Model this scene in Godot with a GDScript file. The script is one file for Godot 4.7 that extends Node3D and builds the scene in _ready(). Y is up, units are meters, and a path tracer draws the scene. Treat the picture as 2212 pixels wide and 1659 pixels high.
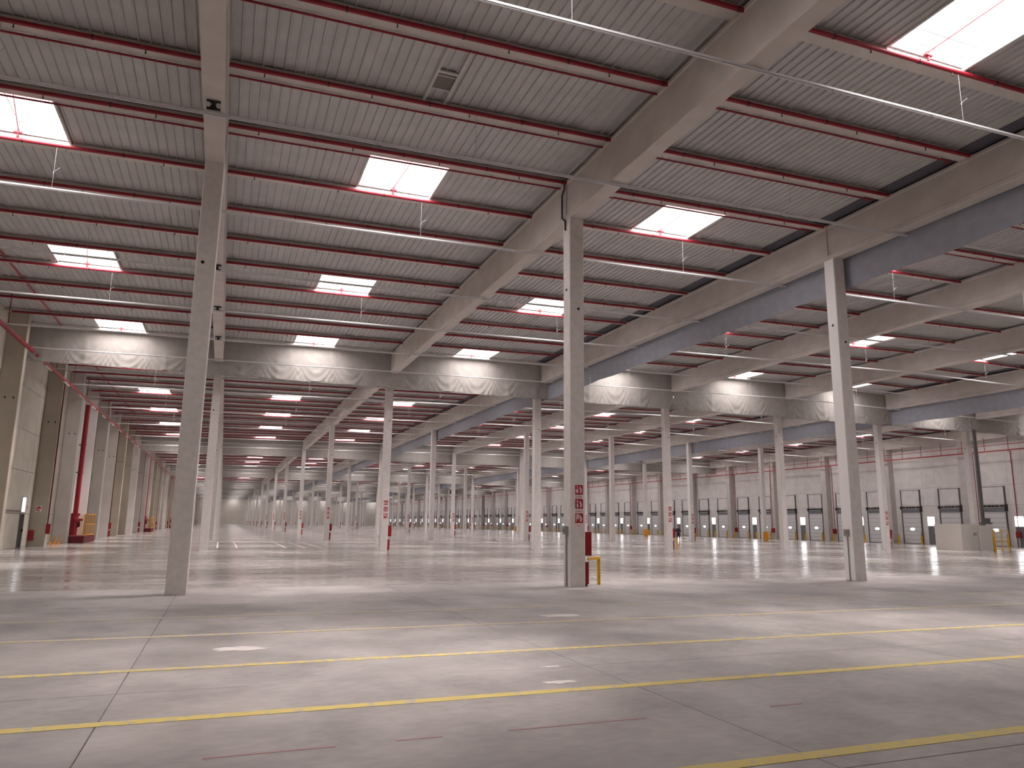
extends Node3D
# A large empty logistics hall. Depth runs along -Z (written d, positive away from the camera), X to the dock wall, Y up, metres.

const SP := 10.8            # spacing of the roof beam lines
const X2 := 9.884           # second beam line
const Z1 := 20.302          # front face of the first column row
const DZ := 28.615          # spacing of the column rows
const CW := 0.487           # column and beam width
const XW := -11.45          # riser wall face
const XD := 78.0            # dock wall face
const DB := -3.4           # back wall (behind the camera)
const DF := 392.5           # end wall
const XR := 42.284          # ridge of the roof
const HB := 11.46           # underside of the roof beams on line two
const HP := 12.8            # underside of the purlins
const HDK := 12.93          # underside of the deck ribs
const HT := 11.34           # underside of the lighting trunking
const FR := 2.985           # purlin spacing in front of the first curtain
const BK := 2.862           # purlin spacing beyond it
const DC := 47.42           # first cross curtain
const NFAR := 120

var mats := {}
var mesh_of := {}
var rng := RandomNumberGenerator.new()


class MB:
	var v := PackedVector3Array()
	var n := PackedVector3Array()
	var ix := PackedInt32Array()

	func quad(a: Vector3, b: Vector3, c: Vector3, d: Vector3, ref: Vector3) -> void:
		var nn := (b - a).cross(c - a)
		if nn.length_squared() < 1e-14:
			nn = (c - a).cross(d - a)
		nn = nn.normalized()
		if nn.dot((a + b + c + d) * 0.25 - ref) < 0.0:
			nn = -nn
			var t := b
			b = d
			d = t
		var k := v.size()
		v.append_array([a, b, c, d])
		n.append_array([nn, nn, nn, nn])
		ix.append_array([k, k + 2, k + 1, k, k + 3, k + 2])

	func tri(a: Vector3, b: Vector3, c: Vector3, ref: Vector3) -> void:
		var nn := (b - a).cross(c - a).normalized()
		if nn.dot((a + b + c) / 3.0 - ref) < 0.0:
			nn = -nn
			var t := b
			b = c
			c = t
		var k := v.size()
		v.append_array([a, b, c])
		n.append_array([nn, nn, nn])
		ix.append_array([k, k + 2, k + 1])

	func box(x0: float, x1: float, y0: float, y1: float, z0: float, z1: float) -> void:
		var m := Vector3(x0 + x1, y0 + y1, z0 + z1) * 0.5
		var p := []
		for i in 8:
			p.append(Vector3(x1 if i & 1 else x0, y1 if i & 2 else y0, z1 if i & 4 else z0))
		for f in [[0, 1, 3, 2], [4, 5, 7, 6], [0, 1, 5, 4], [2, 3, 7, 6], [0, 2, 6, 4], [1, 3, 7, 5]]:
			quad(p[f[0]], p[f[1]], p[f[2]], p[f[3]], m)

	# rings of equally many points, joined side by side and closed at both ends
	func loft(rings: Array, caps := true, smooth := false) -> void:
		var k: int = rings[0].size()
		var cs := []
		for r in rings:
			var c := Vector3.ZERO
			for p in r:
				c += p
			cs.append(c / k)
		for i in rings.size() - 1:
			for j in k:
				var q := (j + 1) % k
				var ref: Vector3 = (cs[i] + cs[i + 1]) * 0.5
				var s := v.size()
				quad(rings[i][j], rings[i][q], rings[i + 1][q], rings[i + 1][j], ref)
				if smooth:
					for e in range(s, v.size()):
						var c0: Vector3 = cs[i]
						var ax: Vector3 = (cs[i + 1] - c0).normalized()
						var rel := v[e] - c0
						n[e] = (rel - ax * rel.dot(ax)).normalized()
		if caps:
			for e in [[0, 1], [rings.size() - 1, rings.size() - 2]]:
				var c: Vector3 = cs[e[0]]
				var inner: Vector3 = cs[e[1]]
				for j in k:
					tri(c, rings[e[0]][j], rings[e[0]][(j + 1) % k], inner)

	func tube(a: Vector3, b: Vector3, r: float, k := 8, r2 := -1.0) -> void:
		var ax := (b - a).normalized()
		var u := ax.cross(Vector3.UP if absf(ax.y) < 0.9 else Vector3.RIGHT).normalized()
		var w := ax.cross(u)
		var ra := PackedVector3Array()
		var rb := PackedVector3Array()
		for i in k:
			var o := u * cos(TAU * (i + 0.5) / k) + w * sin(TAU * (i + 0.5) / k)
			ra.append(a + o * r)
			rb.append(b + o * (r if r2 < 0.0 else r2))
		loft([ra, rb], true, true)

	# a box with chamfered upright edges
	func post(x0: float, x1: float, y0: float, y1: float, z0: float, z1: float, c := 0.02) -> void:
		var lo := PackedVector3Array()
		var hi := PackedVector3Array()
		for p in [[x0 + c, z0], [x1 - c, z0], [x1, z0 + c], [x1, z1 - c], [x1 - c, z1], [x0 + c, z1], [x0, z1 - c], [x0, z0 + c]]:
			lo.append(Vector3(p[0], y0, p[1]))
			hi.append(Vector3(p[0], y1, p[1]))
		loft([lo, hi])

	func mesh(m: Material) -> ArrayMesh:
		var a := []
		a.resize(Mesh.ARRAY_MAX)
		a[Mesh.ARRAY_VERTEX] = v
		a[Mesh.ARRAY_NORMAL] = n
		a[Mesh.ARRAY_INDEX] = ix
		var r := ArrayMesh.new()
		r.add_surface_from_arrays(Mesh.PRIMITIVE_TRIANGLES, a)
		r.surface_set_material(0, m)
		return r


# ---------------------------------------------------------------- helpers

func off(x: float) -> float:          # how far the roof stands above its height on line two
	return 0.0165 * (x - X2) if x <= XR else 0.0165 * (XR - X2) - 0.015 * (x - XR)


func bx(b: int) -> float:             # x of a beam line
	return X2 + (b - 2) * SP


func word(k: int) -> String:
	var small := ["zeroth", "first", "second", "third", "fourth", "fifth", "sixth", "seventh", "eighth", "ninth", "tenth", "eleventh", "twelfth", "thirteenth", "fourteenth", "fifteenth", "sixteenth", "seventeenth", "eighteenth", "nineteenth"]
	if k < 20:
		return small[k]
	var tens := ["", "", "twent", "thirt", "fort", "fift", "sixt", "sevent", "eight", "ninet"]
	if k >= 100:
		return "hundred and " + word(k - 100) if k > 100 else "hundredth"
	return tens[k / 10] + ("ieth" if k % 10 == 0 else "y-" + small[k % 10])


func tag(o: Node, label: String, category: String, group := "", kind := "") -> Node:
	o.set_meta("label", label)
	if category:
		o.set_meta("category", category)
	if group:
		o.set_meta("group", group)
	if kind:
		o.set_meta("kind", kind)
	return o


func thing(called: String, at: Vector3, label: String, category: String, group := "", kind := "") -> Node3D:
	var o := Node3D.new()
	o.name = called
	add_child(o, true)
	o.position = at
	tag(o, label, category, group, kind)
	return o


func put(called: String, m: Mesh, parent: Node = self, at := Vector3.ZERO) -> MeshInstance3D:
	var o := MeshInstance3D.new()
	o.name = called
	o.mesh = m
	o.position = at
	parent.add_child(o, true)
	return o


func part(called: String, b: MB, m: Material, parent: Node, at := Vector3.ZERO) -> MeshInstance3D:
	return put(called, b.mesh(m), parent, at)


func boxm(key: String, m: Material, x0: float, x1: float, y0: float, y1: float, z0: float, z1: float) -> Mesh:
	if not mesh_of.has(key):
		var b := MB.new()
		b.box(x0, x1, y0, y1, z0, z1)
		mesh_of[key] = b.mesh(m)
	return mesh_of[key]


func fix(b: MB, x: float, y: float, z: float, s: Array) -> void:
	b.box(x + s[0], x + s[1], y + s[2], y + s[3], z + s[4], z + s[5])


# a bar along X that follows the roof: ring is (y, z) pairs
func run(b: MB, x0: float, x1: float, y: float, ring: PackedVector2Array, smooth := false) -> void:
	var xs := [x0]
	if x0 < XR - 0.01 and x1 > XR + 0.01:
		xs.append(XR)
	xs.append(x1)
	var rings := []
	for x in xs:
		var r := PackedVector3Array()
		for p in ring:
			r.append(Vector3(x, y + off(x) + p.x, p.y))
		rings.append(r)
	b.loft(rings, true, smooth)


func circle(r: float, k: int) -> PackedVector2Array:
	var out := PackedVector2Array()
	for i in k:
		out.append(Vector2(cos(TAU * i / k), sin(TAU * i / k)) * r)
	return out


func rect(y0: float, y1: float, z0: float, z1: float) -> PackedVector2Array:
	return PackedVector2Array([Vector2(y0, z0), Vector2(y1, z0), Vector2(y1, z1), Vector2(y0, z1)])


# ---------------------------------------------------------------- materials

func noise_tex(seed_: int, freq: float, c0: Color, c1: Color, size := 512, oct := 5, mid := -1.0, warp := 0.0) -> NoiseTexture2D:
	var f := FastNoiseLite.new()
	f.seed = seed_
	f.frequency = freq
	f.fractal_octaves = oct
	f.noise_type = FastNoiseLite.TYPE_SIMPLEX_SMOOTH
	if warp > 0.0:
		f.domain_warp_enabled = true
		f.domain_warp_amplitude = warp
		f.domain_warp_frequency = freq * 1.5
	var t := NoiseTexture2D.new()
	t.width = size
	t.height = size
	t.seamless = true
	t.noise = f
	var g := Gradient.new()
	if mid < 0.0:
		g.colors = PackedColorArray([c0, c1])
		g.offsets = PackedFloat32Array([0.15, 0.85])
	else:
		g.colors = PackedColorArray([c0, c0, c1, c1])
		g.offsets = PackedFloat32Array([0.0, mid - 0.08, mid + 0.08, 1.0])
	t.color_ramp = g
	return t


func flat(key: String, c: Color, rough: float, metal := 0.0) -> StandardMaterial3D:
	var m := StandardMaterial3D.new()
	m.resource_name = key
	m.albedo_color = c
	m.roughness = rough
	m.metallic = metal
	mats[key] = m
	return m


func grained(key: String, t: Texture2D, c: Color, rough: float, scale: float, metal := 0.0) -> StandardMaterial3D:
	var m := flat(key, c, rough, metal)
	m.albedo_texture = t
	m.uv1_triplanar = true
	m.uv1_world_triplanar = true
	m.uv1_scale = Vector3.ONE * scale
	return m


func glow(key: String, c: Color, e: float) -> StandardMaterial3D:
	var m := flat(key, c, 0.6)
	m.emission_enabled = true
	m.emission = c
	m.emission_energy_multiplier = e
	return m


func materials() -> void:
	var fine := noise_tex(3, 0.02, Color(0.95, 0.95, 0.95), Color(1, 1, 1), 512, 5)
	var soft := noise_tex(8, 0.008, Color(0.95, 0.95, 0.948), Color(1, 1, 1), 512, 4)
	grained("column", fine, Color8(234, 228, 225), 0.75, 0.35)
	grained("beam", soft, Color8(208, 200, 195), 0.8, 0.2)
	grained("purlin", soft, Color8(212, 205, 200), 0.8, 0.3)
	grained("pilaster", soft, Color8(186, 177, 163), 0.8, 0.15)
	grained("riser_panel", soft, Color8(205, 199, 186), 0.8, 0.15)
	grained("dock_panel", soft, Color8(238, 234, 232), 0.6, 0.15)
	grained("end_panel", soft, Color8(205, 198, 190), 0.8, 0.1)
	grained("deck", soft, Color8(196, 194, 193), 0.5, 0.25, 0.1)
	grained("fabric", soft, Color8(166, 161, 156), 0.85, 0.4)
	grained("blue_fabric", soft, Color8(164, 168, 180), 0.8, 0.4)
	grained("fire_board", soft, Color8(92, 92, 102), 0.85, 0.4)
	flat("joint", Color8(120, 112, 106), 0.9)
	flat("dark", Color8(42, 38, 38), 0.6)
	flat("black", Color8(24, 22, 22), 0.7)
	flat("red", Color8(146, 18, 38), 0.5)
	flat("pale_red", Color8(176, 62, 66), 0.5)
	flat("box_red", Color8(146, 10, 22), 0.5)
	flat("sign_red", Color8(172, 8, 34), 0.55)
	flat("sign_white", Color8(236, 214, 214), 0.6)
	flat("yellow", Color8(226, 172, 24), 0.5)
	flat("amber", Color8(238, 158, 18), 0.55)
	flat("white", Color8(232, 230, 230), 0.35)
	flat("lens", Color8(205, 205, 207), 0.3)
	flat("galvanised", Color8(176, 176, 176), 0.4, 0.4)
	flat("kerb", Color8(196, 194, 192), 0.6)
	flat("grey_box", Color8(158, 155, 150), 0.5)
	flat("dock_door", Color8(226, 226, 228), 0.5)
	grained("dock_pier", soft, Color8(206, 200, 196), 0.8, 0.15)
	flat("bright_side", Color8(250, 247, 246), 0.6)  # near-white that puts the brightness of some column sides into colour
	flat("rail", Color8(100, 97, 99), 0.45, 0.3)
	flat("door_grey", Color8(120, 122, 130), 0.5)
	flat("plaster", Color8(214, 209, 203), 0.7)
	flat("skin", Color8(190, 140, 118), 0.6)
	flat("navy", Color8(30, 38, 62), 0.8)
	flat("hair", Color8(40, 32, 28), 0.8)
	glow("skylight", Color(1, 1, 1), GLOW)
	glow("door_glass", Color(0.98, 0.99, 1.0), GLASS)
	# floor: power-floated concrete, dusty near the camera and polished beyond
	var cloud := noise_tex(21, 0.006, Color(0.82, 0.82, 0.82), Color(1, 1, 1), 1024, 7, -1.0, 40.0)
	var streak := noise_tex(33, 0.014, Color(0.93, 0.93, 0.93), Color(1, 1, 1), 512, 5)
	var rough := noise_tex(45, 0.012, Color(0.30, 0.30, 0.30), Color(0.62, 0.62, 0.62), 512, 5)
	var gloss := noise_tex(52, 0.02, Color(0.13, 0.13, 0.13), Color(0.25, 0.25, 0.25), 512, 4)
	var k := 0
	for tone in [[180, 174, 171], [178, 172, 169], [182, 175, 172]]:
		var m := grained("slab%d" % k, cloud, Color8(tone[0], tone[1], tone[2]), 1.0, 0.07)
		m.uv1_offset = Vector3(0.13, 0.0, 0.41)
		m.roughness_texture = rough
		m.detail_enabled = true
		m.detail_albedo = streak
		m.detail_blend_mode = BaseMaterial3D.BLEND_MODE_MUL
		m.uv2_triplanar = true
		m.uv2_world_triplanar = true
		m.uv2_scale = Vector3(0.5, 0.5, 0.9)
		m.detail_uv_layer = BaseMaterial3D.DETAIL_UV_2
		k += 1
	var p := grained("polished", cloud, Color8(186, 180, 177), 1.0, 0.06)
	p.roughness_texture = gloss
	p.uv1_scale = Vector3(0.05, 0.05, 0.10)
	p.metallic_specular = 0.6
	# worn floor paint
	k = 0
	for w in [0.74, 0.70, 0.58, 0.44, 0.36]:
		var t := noise_tex(60 + k, 0.05, Color8(212, 190, 104), Color8(182, 174, 168), 512, 5, w)
		grained("paint%d" % k, t, Color(1, 1, 1), 0.5, 0.22)
		k += 1
	flat("chalk", Color8(176, 140, 138), 0.8)
	flat("residue", Color8(212, 206, 202), 0.7)
	flat("white_paint", Color8(238, 232, 228), 0.4)


# ---------------------------------------------------------------- light and camera

const EXPOSURE := 1.0
const GLOW := 3.0
const GLASS := 4.0
const AREA_E := 26.0
const SPOT_E := 230.0


func _ready() -> void:
	rng.seed = 7
	var cam := Camera3D.new()
	cam.name = "camera"
	cam.fov = rad_to_deg(2.0 * atan(829.5 / 1607.1))
	cam.near = 0.05
	cam.far = 900.0
	cam.position = Vector3(0, 1.7955, 0)
	cam.rotation = Vector3(0.1856, -0.364, 0.012)
	cam.current = true
	add_child(cam)
	var sky := ProceduralSkyMaterial.new()
	sky.sky_top_color = Color(0.62, 0.72, 0.86)
	sky.sky_horizon_color = Color(0.86, 0.88, 0.90)
	sky.ground_bottom_color = Color(0.3, 0.29, 0.28)
	sky.ground_horizon_color = Color(0.7, 0.7, 0.7)
	var env := Environment.new()
	env.background_mode = Environment.BG_SKY
	env.sky = Sky.new()
	env.sky.sky_material = sky
	env.tonemap_mode = Environment.TONE_MAPPER_LINEAR
	env.tonemap_exposure = EXPOSURE
	env.sdfgi_enabled = true
	env.ssao_enabled = true
	env.ssil_enabled = true
	var we := WorldEnvironment.new()
	we.name = "world"
	we.environment = env
	add_child(we)
	materials()
	skylights()
	floor_and_walls()
	roof()
	frame()
	curtains()
	services()
	riser_wall()
	dock_wall()
	column_fittings()
	floor_marks()
	person()


# ---------------------------------------------------------------- skylights (the hall's only light)

func bay_mid(bay: int) -> float:      # bay 0 lies along the riser wall, bay 7 along the dock wall
	return [-6.28, 4.62, 15.12, 26.08, 36.88, 47.68, 58.48, 72.4][bay]


func bay_edge(bay: int) -> float:
	return XW if bay == 0 else (XD if bay == 8 else bx(bay))


func skylight_rows() -> Array:        # [depth of the far purlin's pipe, purlin spacing, name of the row]
	var out := []
	for k in 4:
		out.append([DC - 4 * FR * (3 - k), FR, k - 3])
	for k in 30:
		out.append([DC + 4 * BK * (k + 1), BK, k + 1])
	return out


func skylights() -> void:
	var rows := skylight_rows()
	for row in rows:
		var zf: float = row[0]
		var d0: float = zf - row[1] + 0.48
		var d1: float = zf + 0.08
		var dm := (d0 + d1) * 0.5
		var hl := (d1 - d0) * 0.5
		for bay in 8:
			var x := bay_mid(bay)
			var y := HDK + off(x)
			var where := "%s row before the first curtain" % word(1 - row[2]) if row[2] <= 0 else "%s row beyond the first curtain" % word(row[2])
			var t := thing("skylight", Vector3(x, y, -dm), "bright roof skylight, %s bay from the riser wall, %s" % [word(bay + 1), where], "skylight", "roof skylights")
			var key := "sky%d%d" % [bay, 1 if row[2] > 0 else 0]
			if not mesh_of.has(key):
				var s := 0.0165 if x < XR else -0.015
				var k := MB.new()
				var w := 1.23
				for sx in [-1.0, 1.0]:
					k.box(sx * (w + 0.03) - 0.03, sx * (w + 0.03) + 0.03, -0.02, 0.50, -hl - 0.06, hl + 0.06)
				for sz in [-1.0, 1.0]:
					k.box(-w, w, 0.06, 0.50, sz * (hl + 0.03) - 0.03, sz * (hl + 0.03) + 0.03)
				mesh_of[key] = k.mesh(mats.kerb)
				var p := MB.new()
				# shallow domed pane in two leaves, each a low pyramid with a flat top
				for sx in [-1.0, 1.0]:
					var lo := PackedVector3Array()
					var hi := PackedVector3Array()
					for c in [[0.01, -hl], [w, -hl], [w, hl], [0.01, hl]]:
						lo.append(Vector3(sx * c[0], 0.40, c[1]))
						hi.append(Vector3(sx * (0.615 + (c[0] - 0.615) * 0.8), 0.46, c[1] * 0.85))
					p.loft([lo, hi])
				mesh_of[key + "p"] = p.mesh(mats.skylight)
				var a := MB.new()
				a.tube(Vector3(-0.05, 0.10, -hl + 0.12), Vector3(0.22, 0.36, hl * 0.7), 0.014, 6)
				a.tube(Vector3(-0.05, -0.12, -hl + 0.10), Vector3(-0.05, 0.12, -hl + 0.10), 0.035, 6)
				a.box(-0.16, 0.06, 0.0, 0.05, -hl + 0.05, -hl + 0.15)
				mesh_of[key + "a"] = a.mesh(mats.red)
				var g := MB.new()
				for zz in [-hl + 0.18, -hl * 0.55]:
					g.box(-w, w, 0.18, 0.20, zz, zz + 0.02)
				g.box(-0.012, 0.012, 0.24, 0.28, -hl, hl)
				mesh_of[key + "g"] = g.mesh(mats.galvanised)
			put("kerb", mesh_of[key], t)
			put("pane", mesh_of[key + "p"], t)
			if zf < 60.0:
				put("opening_actuator", mesh_of[key + "a"], t)
				put("cross_wire", mesh_of[key + "g"], t)
			var l := AreaLight3D.new()
			l.name = "daylight"
			l.area_size = Vector2(2.4, 2.0 * hl - 0.06)
			l.light_energy = AREA_E
			l.light_color = Color(1.0, 0.962, 0.955)
			l.area_range = 120.0
			l.shadow_enabled = true
			add_child(l, true)
			l.position = Vector3(x, y + 0.37, -dm)
			l.rotation = Vector3(-PI / 2, 0, 0)
			if zf < 200.0:
				var sp := SpotLight3D.new()
				sp.name = "sunlit_haze_of_pane"
				sp.light_energy = SPOT_E
				sp.light_color = Color(1.0, 0.955, 0.945)
				sp.spot_angle = 24.0
				sp.spot_angle_attenuation = 1.0
				sp.spot_range = 60.0
				sp.light_size = 0.9
				sp.shadow_enabled = true
				add_child(sp, true)
				sp.position = Vector3(x, y + 0.30, -dm)
				sp.look_at_from_position(sp.position, sp.position + Vector3(-3.7, -12.9, -0.3), Vector3(0, 0, -1))


# ---------------------------------------------------------------- floor and shell

func floor_and_walls() -> void:
	var f := Node3D.new()
	f.name = "floor"
	add_child(f)
	tag(f, "grey power-floated concrete floor with sawn joints and yellow lines", "floor", "", "structure")
	var body := MB.new()
	body.box(XW - 0.6, XD + 0.6, -0.4, -0.2, -DF - 0.5, -DB + 0.5)
	part("sub_base", body, mats.joint, f)
	var xs := [XW]
	for k in range(-1, 15):
		xs.append(-0.9 + 5.44 * k)
	xs.append(XD)
	var ds := [DB]
	for k in range(0, 6):
		ds.append(0.42 + 4.36 * k)
	for i in xs.size() - 1:
		for j in ds.size() - 1:
			var g := 0.003
			var x0: float = xs[i] + g
			var x1: float = xs[i + 1] - g
			var d0: float = ds[j] + g
			var d1: float = ds[j + 1] - g
			var b := MB.new()
			var lo := PackedVector3Array()
			var hi := PackedVector3Array()
			var top := PackedVector3Array()
			for c in [[x0, d0, 1, 1], [x1, d0, -1, 1], [x1, d1, -1, -1], [x0, d1, 1, -1]]:
				lo.append(Vector3(c[0], -0.2, -c[1]))
				hi.append(Vector3(c[0], -0.006, -c[1]))
				top.append(Vector3(c[0] + c[2] * 0.006, 0.0, -c[1] - c[3] * 0.006))
			b.loft([lo, hi, top])
			part("floor_slab", b, mats["slab%d" % ((i * 2 + j * 3 + i * j) % 3)], f)
	var far := MB.new()
	var far0: float = ds[ds.size() - 1]
	far.box(XW, XD, -0.2, 0.0, -DF, -far0 - 0.006)
	part("polished_floor", far, mats.polished, f)

	# riser wall: panels between the pilasters as far as they can be told apart, then plain
	var wl := Node3D.new()
	wl.name = "wall_left"
	add_child(wl)
	tag(wl, "beige precast concrete wall with pilasters and red risers", "wall", "", "structure")
	var back := MB.new()
	back.box(XW - 0.5, XW - 0.14, -0.2, 13.6, -DF - 0.4, -DB + 0.4)
	part("wall_core", back, mats.joint, wl)
	var ys := [0.0, 2.04, 4.6, 6.97, 9.45, 11.75, 13.4]
	for k in range(-3, 14):
		var a := 20.30 + 7.154 * k + 0.5
		var e := a + 7.154 - 0.5
		for r in ys.size() - 1:
			for c in 3:
				var p0: float = a + (e - a) * [0.0, 0.16, 0.80][c] + 0.012
				var p1: float = a + (e - a) * [0.16, 0.80, 1.0][c] - 0.012
				if k == 4 and r == 0 and c == 1:
					for q in [[p0, 53.32], [54.48, p1]]:
						var side := MB.new()
						side.box(XW - 0.14, XW, 0.012, ys[1] - 0.012, -q[1], -q[0])
						part("wall_panel", side, mats.riser_panel, wl)
					continue
				var b := MB.new()
				b.box(XW - 0.14, XW, ys[r] + 0.012, ys[r + 1] - 0.012, -p1, -p0)
				part("wall_panel", b, mats.riser_panel, wl)
	var rest := MB.new()
	rest.box(XW - 0.14, XW, 0.0, 13.4, -DF, -(20.30 + 7.154 * 14 + 0.5))
	part("far_wall_face", rest, mats.riser_panel, wl)

	var wr := Node3D.new()
	wr.name = "wall_right"
	add_child(wr)
	tag(wr, "pale panelled dock wall with a long row of sectional doors", "wall", "", "structure")
	var core := MB.new()
	core.box(XD + 0.12, XD + 0.5, -0.2, 13.6, -DF - 0.4, -DB + 0.4)
	part("wall_core", core, mats.joint, wr)
	var yr := [0.0, 4.4, 6.55, 9.0, 11.2, 13.4]
	for k in range(-2, 10):
		var a := 60.2 + 10.54 * k
		for r in yr.size() - 1:
			for c in 3:
				var p0: float = a + 10.54 * [0.0, 0.42, 0.58][c] + 0.01
				var p1: float = a + 10.54 * [0.42, 0.58, 1.0][c] - 0.01
				var b := MB.new()
				b.box(XD, XD + 0.12, yr[r] + 0.01, yr[r + 1] - 0.01, -p1, -p0)
				part("wall_panel", b, mats.dock_panel, wr)
	var plain := MB.new()
	plain.box(XD, XD + 0.12, 0.0, 13.4, -DF, -(60.2 + 10.54 * 10))
	plain.box(XD, XD + 0.12, 0.0, 13.4, -(60.2 - 21.08), -DB)
	part("far_wall_face", plain, mats.dock_panel, wr)

	for e in [["wall_back", DF, DF + 0.4, "pale plain concrete wall closing the far end of the hall"], ["wall_front", DB - 0.4, DB, "plain concrete end wall behind the viewpoint"]]:
		var w := MB.new()
		w.box(XW - 0.5, XD + 0.5, -0.2, 13.8, -e[2], -e[1])
		tag(part(e[0], w, mats.end_panel, self), e[3], "wall", "", "structure")


# ---------------------------------------------------------------- roof deck, purlins, pipes

func deck_sheet(bay: int, len_: float, hole0: float, hole1: float) -> Mesh:
	var key := "deck%d_%d" % [bay, int(len_ * 100)]
	if mesh_of.has(key):
		return mesh_of[key]
	var b := MB.new()
	var x0 := bay_edge(bay) + (0.0 if bay == 0 else -0.01)
	var x1 := bay_edge(bay + 1)
	var xm := bay_mid(bay)
	var nn := int(round((x1 - x0) / 0.25))
	var pitch := (x1 - x0) / nn
	var prof := [[0.0, 0.0], [0.03, 0.0], [0.045, 0.045], [0.235, 0.045], [0.25, 0.0]]
	for i in nn:
		var a := x0 + i * pitch
		for s in [[0.0, len_]] if absf(a + pitch * 0.5 - xm) > 1.235 else [[0.0, hole0], [hole1, len_]]:
			if s[1] - s[0] < 0.02:
				continue
			for q in 4:
				var xa: float = a + prof[q][0] * pitch / 0.25
				var xb: float = a + prof[q + 1][0] * pitch / 0.25
				var ya: float = HDK + off(xa) + prof[q][1]
				var yb: float = HDK + off(xb) + prof[q + 1][1]
				b.quad(Vector3(xa, ya, -s[0]), Vector3(xb, yb, -s[0]), Vector3(xb, yb, -s[1]), Vector3(xa, ya, -s[1]), Vector3((xa + xb) * 0.5, 20.0, -(s[0] + s[1]) * 0.5))
	# insulated roof build-up above the sheet
	for s in [[x0, xm - 1.24, 0.0, len_], [xm + 1.24, x1, 0.0, len_], [xm - 1.24, xm + 1.24, 0.0, hole0], [xm - 1.24, xm + 1.24, hole1, len_]]:
		if s[3] - s[2] < 0.02:
			continue
		var lo := PackedVector3Array()
		var hi := PackedVector3Array()
		for c in [[s[0], s[2]], [s[1], s[2]], [s[1], s[3]], [s[0], s[3]]]:
			lo.append(Vector3(c[0], HDK + 0.08 + off(c[0]), -c[1]))
			hi.append(Vector3(c[0], HDK + 0.22 + off(c[0]), -c[1]))
		b.loft([lo, hi])
	mesh_of[key] = b.mesh(mats.deck)
	return mesh_of[key]


func sections() -> Array:             # [x0, x1, words]
	return [[XW, bx(3) - 0.28, "riser-wall side"], [bx(3) - 0.28, bx(6) - 0.28, "middle strip"], [bx(6) - 0.28, XD, "dock-wall side"]]


func purlin_lines() -> Array:         # [depth of the pipe, words, near]
	var out := []
	for k in range(0, 17):
		out.append([DC - FR * k, "on the first fabric curtain" if k == 0 else "%s before the first curtain" % word(k), true])
	for j in range(1, NFAR + 1):
		out.append([DC + BK * j, "%s beyond the first curtain" % word(j), j < 20])
	return out


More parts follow.
